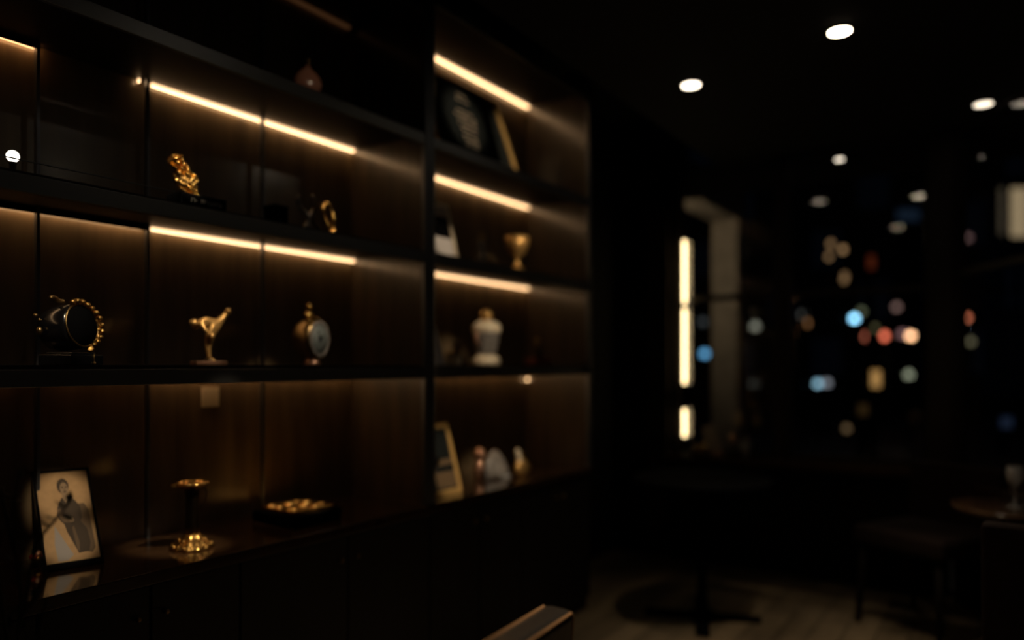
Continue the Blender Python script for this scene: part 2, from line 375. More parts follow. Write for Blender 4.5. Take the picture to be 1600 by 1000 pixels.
for loc, tg, what, pw, dg in [
    ((.50, .20), (-2.286, 1.072, .975), 'the top of the sepia photograph', 12, 3.2),
    ((.42, .10), (-2.205, 1.052, .860), 'the foot of the sepia photograph', 10, 3.2),
    ((-.90, .75), aim(108, 2.08, B3+.09), 'the drum clock', 3.6, 8),
    ((-.90, 1.00), aim(286, 2.05, B2+.09), 'the leaf trophy', 6, 7),
    ((-.90, 1.20), aim(325, 2.08, B3+.10), 'the dancer statuette', 5.0, 6.5),
    ((-.90, 1.45), aim(300, 2.09, HC+.10), 'the brass tankard', 8.0, 9),
    ((-.70, 1.55), aim(481, 2.06, B1+.06), 'the reddish moon flask', 0.4, 6),
    ((-.80, 1.65), aim(515, 2.08, B2+.07), 'the loop trophy', 3, 4.6),
    ((-.80, 1.95), aim(487, 2.10, B3+.11), 'the cherub clock', 2.8, 7),
    ((-.80, 2.10), (-2.155, 1.815, HC+.05), 'the gold relief plate', 17, 5.6),
    ((-.50, 2.25), aim(700, 2.06, B2+.09), 'the framed print by the thick upright', 2.4, 7),
    ((-.45, 2.35), aim(740, 2.04, B1+.20), 'the printed plaque', 4.5, 12),
    ((-.42, 2.55), aim(803, 2.15, B1+.22), 'the gold-framed picture', 5, 13),
    ((-.40, 2.45), aim(808, 2.10, B2+.11), 'the two-handled gold cup', 5, 7),
    ((-.35, 2.20), aim(750, 2.10, B3+.12), 'the porcelain urn', 3.8, 9),
    ((-.25, 2.10), aim(705, 2.05, HC+.14), 'the gilt photo frame', 8.0, 8),
    ((-.30, 2.40), aim(790, 2.12, HC+.07), 'the glass bowl on the worktop', 6, 9)]:
    accent((loc[0], loc[1], CE), tg, 'unseen ceiling spotlight added to light '+what, pw, dg)

# ------------------------------------------------------------------ trophies and ornaments
def letter_strokes(mb, u0, u1, v, hgt, dep, seed, mat=None, axis='x'):
    r = random.Random(seed); u = u0
    while u < u1:
        k = r.random(); wd = hgt*(.45+.35*r.random())
        if k < .16: u += wd; continue
        th = hgt*.16
        mb.box(dep, dep+.0008, u, u+th, v, v+hgt, mat=mat)
        if k < .6: mb.box(dep, dep+.0008, u+th, u+wd, v+hgt-th, v+hgt, mat=mat)
        if k > .4: mb.box(dep, dep+.0008, u+th, u+wd, v+hgt*.42, v+hgt*.42+th, mat=mat)
        if k > .7: mb.box(dep, dep+.0008, u+th, u+wd, v, v+th, mat=mat)
        if r.random() > .5: mb.box(dep, dep+.0008, u+wd-th, u+wd, v+th, v+hgt-th, mat=mat)
        u += wd+hgt*.22
# gold leaf-like trophy
y = yat(287, 2.05)
t = thing('leaf_trophy', 'gilded crumpled leaf-shaped trophy on a black engraved plinth, upper middle shelf', 'trophy', (-2.05, y, B2))
MB().box(-.035, .045, -.035, .115, 0, .040).build('plinth', M['blackgloss'], t, bevel=.002)
lt = MB(); letter_strokes(lt, -.005, .10, .014, .013, .0451, 3); lt.build('lettering', M['letters'], t)
mb = MB(); NU, NV = 22, 40; grid = []
for j in range(NV+1):
    v = j/NV; row = []
    cy = .020-.034*v + .006*math.sin(v*5); wd = .027*(.62+.75*math.sin(min(v*1.15, 1)*PI*.82)) if v < .93 else .027*.62*(1.35-v)*2
    for i in range(NU+1):
        u = i/NU*2-1
        bump = .010*math.sin(11*v+2.3*u)*math.cos(5*u+4*v)+.006*math.sin(23*v+7*u)+.003*math.sin(37*v-11*u)
        row.append(((1-u*u)*.012+bump, cy+u*wd+.004*math.sin(14*v), .038+.112*v+.010*(-u)*v))
    grid.append(row)
F = [[mb.b.verts.new(p) for p in r] for r in grid]; G = [[mb.b.verts.new((p[0]-.010, p[1], p[2])) for p in r] for r in grid]
for A, flip in ((F, 0), (G, 1)):
    for j in range(NV):
        for i in range(NU):
            q = [A[j][i], A[j][i+1], A[j+1][i+1], A[j+1][i]]; f = mb.b.faces.new(q[::-1] if flip else q); f.smooth = True
edge = [(0, i) for i in range(NU)]+[(j, NU) for j in range(NV)]+[(NV, i) for i in range(NU, 0, -1)]+[(j, 0) for j in range(NV, 0, -1)]
for k in range(len(edge)):
    a, b_ = edge[k], edge[(k+1) % len(edge)]
    mb.b.faces.new([F[a[0]][a[1]], F[b_[0]][b_[1]], G[b_[0]][b_[1]], G[a[0]][a[1]]])
mb.build('gilded_leaf', M['gold'], t)

# dark silver and gold twisted trophies, middle tier
def twist(t, s, col, amp, rad, height, name, ph=0):
    pts = []; rr = []
    for i in range(30):
        v = i/29; pts.append((.010*math.sin(6*v+ph), s+amp*math.sin(5.2*v+ph), .014+height*v)); rr.append(rad*(1-.25*v)*(1+.2*math.sin(17*v)))
    MB().tube(pts, rr, 10).build(name, col, t)
t = thing('twisted_trophy', 'dim silver trophy of entwined bands, left of the golden loop trophy', 'trophy', (-2.08, yat(484, 2.08), B2))
MB().box(-.03, .03, -.055, .050, 0, .014).build('plinth', M['blackgloss'], t, bevel=.002)
twist(t, -.030, M['silver'], .016, .0075, .120, 'silver_band'); twist(t, .006, M['silver'], -.022, .0085, .128, 'silver_band', 1.0); twist(t, .03, M['darkbrass'], .012, .007, .105, 'dark_band', 2)
t = thing('loop_trophy', 'golden looped ribbon trophy beside the dim silver one', 'trophy', (-2.08, yat(513, 2.08), B2))
MB().lathe([(.022, 0), (.022, .010), (.014, .014)], 24).build('foot', M['blackgloss'], t)
pts = []
for i in range(40):
    a = 2*PI*i/40; r_ = .5-.5*math.cos(a)
    pts.append((.006*math.sin(a), .021*math.sin(a)*(.45+.55*r_)+.018-.030*r_, .026+.098*r_))
MB().tube(pts, [.0075+.0022*math.sin(5*i/40*2*PI) for i in range(40)], 10, closed=True).ball((0, .016, .022), .014).build('gold_loop', M['gold'], t)
t = thing('black_box', 'small black box on the middle shelf beside the thin divider', 'box', (-2.10, yat(432, 2.10), B2))
MB().box(-.03, .03, -.030, .026, 0, .07).build('box_body', M['blackmatte'], t, bevel=.002)
MB().box(-.032, .032, -.032, .028, .070, .080).build('lid', M['blackmatte'], t, bevel=.002)
# moon flask on the top tier
t = thing('moon_flask', 'round flattened reddish glass flask with a stopper on the high shelf', 'bottle', (-2.06, yat(481, 2.06), B1), -.45)
prof = [(.018, 0)]+[(.050*math.sin(PI*(.13+.74*k/14)), .006+.096*(k/14)) for k in range(15)]+[(.012, .106), (.010, .120)]
fk = MB().lathe(prof, 32); bmesh.ops.scale(fk.b, vec=(.5, 1, 1), verts=fk.b.verts); fk.build('flask_body', M['smokeglass'], t)
MB().ball((0, 0, .132), .011).lathe([(.007, .116), (.007, .126)], 16).build('stopper', M['brass'], t)
MB().lathe([(.030, -.0), (.032, .004), (.026, .010)], 28, ).build('foot_ring', M['copper'], t)

# glowing globe standing in for a reflected lamp, at left
X = 2.17; y = yat(20, X)
t = thing('reflection_globe', 'small glowing white globe standing in for a lamp reflection, left edge of the middle shelf', 'lamp', (-X, y, B2))
MB().lathe([(.028, 0), (.028, .006), (.008, .012), (.008, .058), (.012, .064)], 24).build('lamp_base', M['metal'], t)
MB().ball((0, 0, .080), .0155, 20).build('glow_globe', M['bulb'], t)

# drum clock with the gold rope
t = thing('drum_clock', 'black drum-shaped trophy ringed by a gilded rope of figures, on black plinth', 'trophy', (-2.08, yat(108, 2.08), B3))
t.rotation_euler = (0, 0, .42)
MB().box(-.045, .055, -.055, .060, 0, .028).box(-.035, .045, -.040, .045, .028, .034).build('plinth', M['blackgloss'], t, bevel=.003)
DM = Matrix.Translation((.0, .004, .100)) @ Matrix.Rotation(math.radians(-8), 4, 'Y') @ Matrix.Rotation(math.radians(-14), 4, 'X') @ Matrix.Rotation(PI/2, 4, 'Y')
MB().lathe([(.052, -.055), (.058, -.045), (.061, -.02), (.061, .02), (.058, .034)], 40, mat=DM).build('drum', M['blackgloss'], t)
MB().lathe([(.053, .0345), (.053, .037), (.001, .0372)], 40, mat=DM).build('face', M['blackmatte'], t)
ring = MB(); ring.tube([DM @ Vector((.057*math.cos(2*PI*i/48), .057*math.sin(2*PI*i/48), .037)) for i in range(48)], .0022, 8, closed=True)
ring.build('rim', M['brass'], t)
rope = MB(); N_ = 60; rp = []; rr = []
for i in range(N_):
    a = math.radians(-60+190*i/(N_-1)); rad = .063+.003*math.sin(i*1.1)
    # angle measured from the right-hand side of the dial, over the top
    rp.append(DM @ Vector((-rad*math.sin(a), rad*math.cos(a), .034+.004*math.cos(i*1.3)))); rr.append(.0072+.0026*math.sin(i*1.9))
rope.tube(rp, rr, 8)
for i in range(4, N_, 5): rope.ball(rp[i]+Vector((.005, 0, .001)), .0072, 10)
rope.build('gilded_rope', M['gold'], t)
fig = [(-.02, -.012, .166), (-.018, -.026, .176), (-.016, -.038, .178), (-.02, -.046, .174), (-.012, .0, .170)]
skin('reclining_figure', fig, [(0, 1), (1, 2), (2, 3), (0, 4)], [.007, .006, .0045, .007, .006], M['brass'], t)
MB().ball((-.045, -.062, .128), .006, 10).ball((-.045, -.050, .118), .004, 10).ball((-.030, -.066, .088), .008, 10, (1, 1, 1.4)).build('side_ornaments', M['brass'], t)
MB().ball((.058, .022, .005), .004, 10).tube([(.057, .022, .030), (.057, .022, .006)], .001, 6).build('key', M['brass'], t)

# gold dancing figure
t = thing('dancer_statuette', 'gilded statuette bending over on one leg, other leg kicked high', 'statuette', (-2.08, yat(325, 2.08), B3), -.18)
S = 1.994e-3
def q(px, py, dx=0): return (dx, (px-325)*S*1.12, (573-py)*S)
V = [q(333, 514), q(330, 508), q(322, 504), q(313, 506), q(308, 510, .01),            # 0 pelvis 1 waist 2 chest 3 shoulder 4 neck
     q(326, 526, .006), q(325, 545, .0), q(327, 562), q(333, 567, .012),              # 5 knee up 6 knee 7 ankle 8 toe
     q(342, 505, -.004), q(348, 497, -.004), q(352, 490, -.004), q(355, 487, .004),   # 9..12 raised leg
     q(316, 516, .02), q(322, 526, .026),                                              # 13,14 arm hanging
     q(306, 517, -.01)]
E_ = [(0, 1), (1, 2), (2, 3), (3, 4), (0, 5), (5, 6), (6, 7), (7, 8), (0, 9), (9, 10), (10, 11), (11, 12), (3, 13), (13, 14), (3, 15)]
skin('body', V, E_, [.017, .015, .018, .014, .008, .015, .010, .0065, .005, .0125, .010, .008, .007, .007, .005, .006], M['goldsatin'], t)
MB().ball(q(303, 508, .012), .0125, 14, (1, 1.15, .9)).build('head', M['goldsatin'], t)
MB().ball(q(354, 487, 0), .0105, 12).build('raised_foot', M['goldsatin'], t)
MB().ball(q(325, 528, .026), .009, 12).build('hand', M['goldsatin'], t)
MB().box(-.022, .022, -.046, .052, 0, .013).build('plinth', M['copper'], t, bevel=.002)
MB().lathe([(.016, .013), (.013, .019), (.008, .024)], 16, c=(.0, .004, 0)).build('mound', M['darkbrass'], t)

# cherub clock
t = thing('cherub_clock', 'gilded drum clock with grey dial and a cherub on top', 'clock', (-2.10, yat(487, 2.10), B3), .30)
MB().lathe([(.030, 0), (.032, .006), (.024, .016), (.022, .026)], 28).build('foot', M['copper'], t)
DM = Matrix.Translation((0, .004, .094)) @ Matrix.Rotation(PI/2, 4, 'Y')
MB().lathe([(.045, -.055), (.060, -.047), (.068, -.03), (.071, .0), (.071, .02), (.068, .028)], 44, mat=DM).build('drum', M['brass'], t)
MB().lathe([(.067, .028), (.067, .033), (.057, .036), (.055, .030)], 44, mat=DM).build('bezel', M['greyporcelain'], t)
MB().lathe([(.055, .029), (.055, .031), (.001, .0312)], 44, mat=DM).build('dial', M['dial'], t)
hn = MB(); hn.box(.0318, .0326, -.0015, .0015, -.004, .036, mat=Matrix.Translation((0, .004, .094)) @ Matrix.Rotation(.5, 4, 'X')); hn.box(.0328, .0336, -.002, .002, -.004, .026, mat=Matrix.Translation((0, .004, .094)) @ Matrix.Rotation(-1.1, 4, 'X')); hn.ball((.033, .004, .094), .010, 12, (.2, 1, 1))
hn.build('hands', M['blackmatte'], t)
mk = MB()
for k in range(12):
    a = PI*k/6; mk.box(.0316, .0324, .004+.046*math.cos(a)-.002, .004+.046*math.cos(a)+.002, .094+.046*math.sin(a)-.002, .094+.046*math.sin(a)+.002)
mk.build('hour_marks', M['blackmatte'], t)
V = [(0, -.012, .166), (0, -.016, .182), (0, -.016, .196), (.012, .010, .166), (.02, .030, .158), (0, -.036, .176), (0, -.046, .186), (.012, -.034, .160), (.02, -.050, .146)]
skin('cherub', V, [(0, 1), (1, 2), (0, 3), (3, 4), (1, 5), (5, 6), (0, 7), (7, 8)], [.020, .017, .010, .013, .010, .008, .007, .014, .011], M['gold'], t)
MB().ball((0, -.014, .210), .0125, 14).build('cherub_head', M['gold'], t)
# card on the back panel
y = yat(329, 2.36)
o = MB().box(XB+.0005, XB+.004, y-.037, y+.030, EYE-.146, EYE-.076).build('wall_card', M['cream']); tag(o, 'small pale card fixed to the back panel beneath the dancer', 'card')

# framed sepia photograph
t = thing('framed_photograph', 'leaning black frame holding a sepia photograph of a seated man', 'picture frame', (-2.155, 1.045, HC))
ux = Vector((.035, .14, 0)).normalized(); nx = Vector((ux.y, -ux.x, 0)); lean = math.radians(36)
up = (Vector((0, 0, 1))*math.cos(lean)-nx*math.sin(lean)).normalized(); nn = ux.cross(up).normalized()
FM = Matrix((( nn.x, ux.x, up.x, 0), (nn.y, ux.y, up.y, 0), (nn.z, ux.z, up.z, 0), (0, 0, 0, 1)))
W_, H_ = .146, .312; bb = .007; bo = .020
fr = MB().box(-.010, .004, -W_/2, -W_/2+bb, 0, H_, mat=FM).box(-.010, .004, W_/2-bb, W_/2, 0, H_, mat=FM).box(-.010, .004, -W_/2+bb, W_/2-bb, 0, bo, mat=FM).box(-.010, .004, -W_/2+bb, W_/2-bb, H_-bb, H_, mat=FM).box(-.012, -.006, -W_/2+.002, W_/2-.002, .002, H_-.002, mat=FM)
fr.build('frame', M['blackgloss'], t)
MB().prism([(-.02, .16), (.02, .16), (.02, 0), (-.02, 0)], 'x', 0, .003, mat=Matrix.Translation((-.150, .035, 0)) @ Matrix.Rotation(.05, 4, 'Y')).build('easel_leg', M['blackmatte'], t)
pw, ph = W_-2*bb, H_-bo-bb
def uv(u, v): return (-W_/2+bb+u*pw, H_-bb-v*ph)
pm = MB(); pm.box(-.004, -.001, -W_/2+bb, W_/2-bb, bo, H_-bb, mi=0, mat=FM)
def ell(u, v, ru, rv, k=20): return [uv(u+ru*math.cos(2*PI*i/k), v+rv*math.sin(2*PI*i/k)) for i in range(k)]
def pol(pts, d, mi):
    pm.prism(pts, 'x', -.001+d*.0001, -.001+d*.0001+.0002, mi=mi, mat=FM)
pol([uv(*p) for p in [(.62, .38), (.86, .38), (.93, .46), (.95, .88), (.88, .93), (.70, .90)]], 1, 2)
pol([uv(*p) for p in [(.44, .30), (.50, .285), (.60, .29), (.70, .34), (.78, .42), (.78, .54), (.72, .60), (.44, .60), (.36, .55), (.32, .50), (.34, .40)]], 3, 1)
pol([uv(*p) for p in [(.42, .58), (.72, .56), (.84, .66), (.87, .82), (.82, .91), (.62, .92), (.54, .80), (.46, .68)]], 4, 1)
pol([uv(*p) for p in [(.56, .64), (.60, .62), (.66, .80), (.64, .90), (.60, .88)]], 6, 2)
pol([uv(*p) for p in [(.34, .42), (.40, .42), (.46, .52), (.56, .54), (.55, .58), (.42, .57), (.34, .50)]], 6, 2)
pol(ell(.575, .555, .045, .022), 8, 3)
pol([uv(*p) for p in [(.46, .24), (.58, .24), (.57, .32), (.52, .36), (.47, .31)]], 6, 3)
pol(ell(.50, .165, .115, .088), 7, 1)
pol(ell(.515, .195, .078, .072), 9, 3)
pol(ell(.485, .180, .020, .009), 11, 1); pol(ell(.555, .180, .020, .009), 11, 1)
pol(ell(.525, .232, .032, .007), 11, 1); pol(ell(.525, .205, .010, .012), 11, 2)
pol([uv(*p) for p in [(.24, .60), (.52, .93), (.40, .98), (.22, .98), (.20, .80)]], 4, 4)  # pale reflection in the frame glass, painted into the print
pm.build('photograph', [M['sepia'], M['sepiadark'], M['sepiamid'], M['sepiaface'], M['sepiaglare']], t)

# bead ornament
p = Vector((-2.26, yat(57, 2.26), HC))
t = thing('bead_ornament', 'tiny red and gold bead ornament left of the sepia photograph', 'ornament', p)
MB().lathe([(.014, 0), (.012, .008), (.004, .014)], 20).build('foot', M['blackmatte'], t)
MB().ball((0, .004, .020), .0085, 14).build('bead', M['gold'], t); MB().ball((0, .002, .036), .009, 14).build('bead', M['copper'], t); MB().ball((.004, -.012, .030), .008, 14).build('bead', M['red'], t)

# tankard / candle-holder
t = thing('brass_tankard', 'tall slender brass tankard with beaded flared foot and wide rim', 'tankard', (-2.09, 1.358, HC), -.3)
MB().lathe([(.062, 0), (.064, .004), (.060, .010), (.050, .020), (.036, .030), (.026, .038), (.022, .046)], 48, ripple=.05, nr=12).build('foot', M['gold'], t)
bd = MB()
for k in range(18):
    a = 2*PI*k/18; bd.ball((.056*math.cos(a), .056*math.sin(a), .012), .0055, 10)
for k in range(11):
    a = 2*PI*k/11+.2; bd.ball((.038*math.cos(a), .038*math.sin(a), .028), .0045, 10)
bd.build('beading', M['gold'], t)
MB().lathe([(.022, .044), (.020, .07), (.019, .12), (.020, .16), (.024, .188)], 28).build('stem', M['darkbrass'], t)
MB().lathe([(.024, .186), (.044, .192), (.048, .197), (.047, .203), (.040, .204), (.036, .198)], 40, ripple=.03, nr=10).prism([(-.062, .193), (-.044, .192), (-.044, .202), (-.062, .200)], 'x', -.01, .01).build('rim', M['gold'], t)
MB().tube([(0, .022, .182), (0, .036, .184), (0, .044, .172), (0, .043, .150), (0, .034, .132), (0, .019, .122)], .0035, 8).build('handle', M['darkbrass'], t)

# gold plate on black box
t = thing('gold_plate', 'flat square gilded relief plate lying on a black box', 'plaque', (-2.155, 1.815, HC), -.05)
MB().box(-.115, .115, -.105, .115, 0, .040).build('box', M['blackmatte'], t, bevel=.004)
pl = MB().box(-.095, .098, -.090, .100, .040, .054)
for (a, b_, r_) in ((-.07, -.06, .02), (-.02, -.065, .017), (.05, -.06, .022), (-.05, .0, .02), (.02, .01, .024), (.06, .03, .018), (-.03, .06, .022), (.04, .075, .017), (-.07, .05, .014)):
    pl.ball((a, b_, .054), r_, 14, (1, 1, .35))
pl.build('relief_plate', M['gold'], t, bevel=.003)

# ---- right hand unit
# top: large gold framed picture with a black glass plaque in front
y0, y1 = yat(672, 2.2), yat(822, 2.1)
t = thing('gold_framed_picture', 'large gold-edged dark picture leaning behind the printed plaque', 'picture frame', (-2.13, (y0+y1)/2, B1))
LM = Matrix.Rotation(math.radians(-20), 4, 'Y'); hw = (y1-y0)/2; HH = .50
MB().box(-.012, .008, -hw, -hw+.02, 0, HH, mat=LM).box(-.012, .008, hw-.028, hw, 0, HH, mat=LM).box(-.012, .008, -hw+.02, hw-.028, 0, .022, mat=LM).box(-.012, .008, -hw+.02, hw-.028, HH-.02, HH, mat=LM).build('frame', M['giltframe'], t, bevel=.002)
MB().box(-.010, .0, -hw+.02, hw-.028, .022, HH-.02, mat=LM).build('picture', M['plaque'], t)
ya, yb = yat(690, 2.06), yat(783, 2.06)
t = thing('printed_plaque', 'black glass plaque with centred rows of cream lettering', 'plaque', (-2.045, (ya+yb)/2, B1))
LM = Matrix.Rotation(math.radians(-16), 4, 'Y'); hw = (yb-ya)/2
MB().box(-.008, 0, -hw, hw, .004, .385, mat=LM).build('panel', M['plaque'], t, bevel=.002)
MB().box(-.05, .02, -hw*.8, hw*.8, 0, .012).build('foot', M['blackgloss'], t)
for i, (v, w2, hh) in enumerate([(.325, .035, .012), (.300, .045, .012), (.238, .060, .013), (.214, .085, .013), (.190, .078, .013), (.166, .070, .013), (.142, .060, .013), (.112, .055, .011), (.092, .055, .011), (.070, .045, .010)]):
    l = MB(); letter_strokes(l, -w2+.005, w2+.005, v, hh, .0004, 10+i, mat=LM); l.build('lettering', M['letterscream'], t)
# tier 2
def leaning_frame(name, label, cat, X, pxa, pxb, base, height, fm, pmat, lean, bw=.014, rz=0, extra=None):
    a, b_ = max(yat(pxa, X), Y2+.006), yat(pxb, X); hw = (b_-a)/2
    t = thing(name, label, cat, (-X, (a+b_)/2, base), rz)
    L = Matrix.Rotation(math.radians(-lean), 4, 'Y')
    MB().box(-.010, .006, -hw, -hw+bw, 0, height, mat=L).box(-.010, .006, hw-bw, hw, 0, height, mat=L).box(-.010, .006, -hw+bw, hw-bw, 0, bw, mat=L).box(-.010, .006, -hw+bw, hw-bw, height-bw, height, mat=L).build('frame', fm, t, bevel=.002)
    MB().box(-.008, .0, -hw+bw, hw-bw, bw, height-bw, mat=L).build('picture', pmat, t)
    if extra: extra(t, L, hw)
    a_ = math.radians(22)
    MB().box(-.004, 0, -.015, .015, 0, height*.55, mat=Matrix.Translation((-height*.55*math.sin(math.radians(lean))-height*.5*math.sin(a_)*.55, 0, .0)) @ Matrix.Rotation(a_*.9, 4, 'Y')).build('easel_leg', M['blackmatte'], t)
    return t
def card_extra(t, L, hw):
    MB().box(.0005, .001, -hw+.02, hw-.02, .10, .20, mat=L).build('image', M['blackmatte'], t)
    MB().box(.0006, .0012, -hw+.02, hw-.02, .016, .10, mat=L).build('caption_card', M['white'], t)
leaning_frame('small_framed_print', 'pale framed print half hidden by the thick upright, second shelf', 'picture frame', 2.06, 640, 716, B2, .265, M['cream'], M['tan'], 14, .016, extra=card_extra)
t = thing('crystal_trophy', 'slim dark crystal column trophy with a flower-shaped top', 'trophy', (-2.1, yat(753, 2.1), B2))
MB().box(-.025, .025, -.025, .025, 0, .020).build('plinth', M['blackgloss'], t, bevel=.002)
MB().prism([(-.018, .02), (.018, .02), (.014, .125), (-.014, .125)], 'x', -.012, .012).build('column', M['crystal'], t, bevel=.002)
fw = MB(); fw.ball((0, 0, .150), .010, 12)
for k in range(6): fw.ball((.0, .017*math.cos(k*PI/3), .150+.017*math.sin(k*PI/3)), .010, 10, (.5, 1, 1))
fw.build('flower_top', M['brass'], t)
t = thing('gold_cup', 'two-handled golden trophy cup on a small round foot', 'trophy', (-2.1, yat(808, 2.1), B2), .3)
MB().lathe([(.040, 0), (.042, .010), (.034, .030), (.018, .042), (.012, .060), (.011, .075), (.022, .090), (.045, .112), (.060, .150), (.064, .190), (.059, .190), (.052, .150), (.030, .112), (.001, .100)], 36).build('cup', M['goldsatin'], t)
for s in (-1, 1):
    MB().tube([(0, s*.060, .180), (0, s*.082, .184), (0, s*.088, .160), (0, s*.072, .130), (0, s*.048, .118)], .005, 8).build('handle', M['gold'], t)
MB().lathe([(.040, .0), (.044, -.0), (.046, .004), (.042, .012)], 28).build('foot_ring', M['darkbrass'], t)
# tier 3
leaning_frame('white_card', 'upright pale card frame half hidden by the thick upright, third shelf', 'card', 2.06, 640, 696, B3, .20, M['white'], M['white'], 20, .01)
t = thing('trinket_box', 'little square gilt trinket box beside the white urn', 'box', (-2.08, yat(709, 2.08), B3), .2)
MB().box(-.028, .028, -.030, .030, 0, .044).build('box_body', M['cream'], t, bevel=.004); MB().box(-.030, .030, -.032, .032, .045, .060).ball((0, 0, .062), .008, 12).build('lid', M['brass'], t, bevel=.004)
t = thing('lidded_urn', 'cream porcelain urn with domed lid, grey waist and round finial', 'urn', (-2.1, yat(760, 2.1), B3))
MB().lathe([(.066, 0), (.068, .010), (.066, .034), (.050, .046), (.046, .050)], 36).build('foot', M['cream'], t)
MB().lathe([(.046, .048), (.050, .070), (.058, .110), (.064, .145), (.066, .158)], 36).build('urn_body', M['greyporcelain'], t)
MB().lathe([(.068, .156), (.071, .166), (.070, .185), (.058, .202), (.036, .212), (.028, .216)], 36).build('lid', M['cream'], t)
MB().lathe([(.022, .214), (.030, .224), (.033, .240), (.028, .256), (.012, .268), (.002, .270)], 28).build('finial', M['goldsatin'], t)
MB().tube([(.0, -.060, .150), (.0, -.082, .148), (0, -.084, .120), (0, -.056, .098)], .006, 8).build('handle', M['copper'], t)
t = thing('small_trophy', 'small dark trophy on a reddish wooden base near the far upright', 'trophy', (-2.1, yat(840, 2.1), B3))
MB().box(-.04, .04, -.070, .070, 0, .040).build('base', M['redwood'], t, bevel=.006)
MB().lathe([(.024, .040), (.020, .060), (.022, .090), (.012, .105)], 24).build('stem', M['darkbrass'], t)
MB().ball((0, .0, .128), .018, 16).tube([(0, 0, .100), (0, 0, .115)], .006, 8).build('ball', M['brass'], t)
# worktop, right
def gold_fr(t, L, hw):
    MB().box(.0005, .001, -.05, hw-.02, .13, .155, mat=L).box(.0005, .001, -.02, hw-.02, .03, .10, mat=L).build('image', M['sepiamid'], t)
leaning_frame('gilt_photo_frame', 'gold photo frame half hidden by the thick upright, on the worktop', 'picture frame', 2.03, 630, 722, HC, .315, M['giltframe'], M['plaque'], 16, .022, extra=gold_fr)
t = thing('copper_figurine', 'small rose-gold bulbous figurine on the worktop', 'figurine', (-2.20, yat(749, 2.20), HC))
MB().lathe([(.020, 0), (.026, .010), (.029, .035), (.025, .065), (.016, .084), (.014, .088)], 28).build('body', M['copper'], t)
MB().ball((0, 0, .118), .031, 20).build('head', M['copper'], t)
X = 2.12
t = thing('glass_bowl', 'shell-shaped pale glass bowl tilted on the worktop', 'bowl', (-X, yat(785, X), HC), .2)
sh = MB(); N1, N2 = 26, 9; rows = []
for i in range(N1):
    a = PI*(-.05+1.1*i/(N1-1)); row = []
    for j in range(N2):
        r_ = .012+.105*j/(N2-1); rr = r_*(1+.04*math.cos(i*PI))
        row.append(sh.b.verts.new((.05*(1-(r_/.12)**2)-.02-.03*(r_/.12), -rr*math.cos(a)*.95, .022+rr*math.sin(a)*.95)))
    rows.append(row)
for A, B in zip(rows, rows[1:]):
    for j in range(N2-1):
        f = sh.b.faces.new([A[j], A[j+1], B[j+1], B[j]]); f.smooth = True
o = sh.build('bowl', M['greyporcelain'], t); sd = o.modifiers.new('solid', 'SOLIDIFY'); sd.thickness = .005
MB().lathe([(.045, 0), (.04, .012), (.02, .026)], 24).build('foot', M['crystal'], t)
t = thing('gilded_shell', 'gilded shell ornament standing against the glass bowl', 'ornament', (-2.06, yat(815, 2.06), HC), .1)
MB().ball((0, -.005, .046), .046, 20, (.55, 1.25, 1)).build('shell_body', M['goldsatin'], t)
skin('scroll', [(0, -.02, .06), (0, -.034, .10), (0, -.045, .130), (0, -.052, .142)], [(0, 1), (1, 2), (2, 3)], [.018, .016, .014, .010], M['cream'], t)
MB().ball((0, .052, .040), .032, 16, (.6, 1, 1)).ball((-.02, .03, .09), .03, 16, (.6, 1, 1)).build('shell_lobe', M['brass'], t)

# ------------------------------------------------------------------ light tube and ornaments on the sill
px_ = Vector((-1.882, WY-.018, SILL))
t = thing('tube_lamp', 'tall glowing vertical tube lamp standing on the sill in the corner', 'lamp', px_)
MB().lathe([(.014, 0), (.014, .006), (.008, .010), (.007, .018)], 24).build('lamp_base', M['metal'], t)
K = 5.107/1166
def tz(py): return EYE+(571-py)*K-SILL
for a, b_ in ((684, 640), (600, 481), (473, 373)):
    MB().lathe([(.006, tz(a)), (.0115, tz(a)+.006), (.0115, tz(b_)-.006), (.006, tz(b_))], 20).build('light_tube', M['tube'], t)
for a, b_ in ((481, 473), (640, 600)):
    MB().lathe([(.0075, tz(a)), (.0075, tz(b_))], 20).build('collar', M['blackmatte'], t)
MB().lathe([(.008, tz(371)), (.010, tz(368)), (.002, tz(366))], 20).build('cap', M['blackmatte'], t)
MB().lathe([(.006, .016), (.006, tz(684))], 14).build('pole', M['blackmatte'], t)
mb = MB().lathe([(.024, tz(634)), (.016, tz(620)), (.027, tz(606))], 20); mb.build('drip_cup', M['blackmatte'], t)
t = thing('tilted_card', 'tan card holder tilted on the sill beside the tube lamp', 'card', (at(1124, 690, 5.02).x, WY-.10, SILL), -.2)
MB().box(-.05, .05, -.003, .003, .0, .20, mat=Matrix.Translation((-.0, 0, .02)) @ Matrix.Rotation(-.42, 4, 'Y') @ Matrix.Rotation(-.15, 4, 'X')).build('card', M['tan'], t)
MB().box(-.035, .045, -.025, .025, 0, .026).build('card_foot', M['copper'], t, bevel=.004)
t = thing('bronze_ball', 'small bronze ball ornament on the sill', 'ornament', (at(1150, 690, 4.95).x, WY-.10, SILL))
MB().ball((0, 0, .125), .026, 18).build('ball', M['copper'], t); MB().lathe([(.03, 0), (.03, .01), (.006, .02), (.006, .10)], 20).build('stand', M['darkbrass'], t)
t = thing('bronze_bowl', 'low brown bowl on the sill just right of the tube lamp', 'bowl', (at(1093, 690, 5.02).x, WY-.10, SILL))
MB().lathe([(.02, 0), (.036, .012), (.048, .045), (.044, .070), (.040, .070), (.040, .045), (.02, .014)], 28).build('bowl', M['brass'], t)
t = thing('glass_tumbler', 'clear tumbler on the sill right of the bronze ball', 'glass', (at(1172, 690, 4.95).x, WY-.10, SILL))
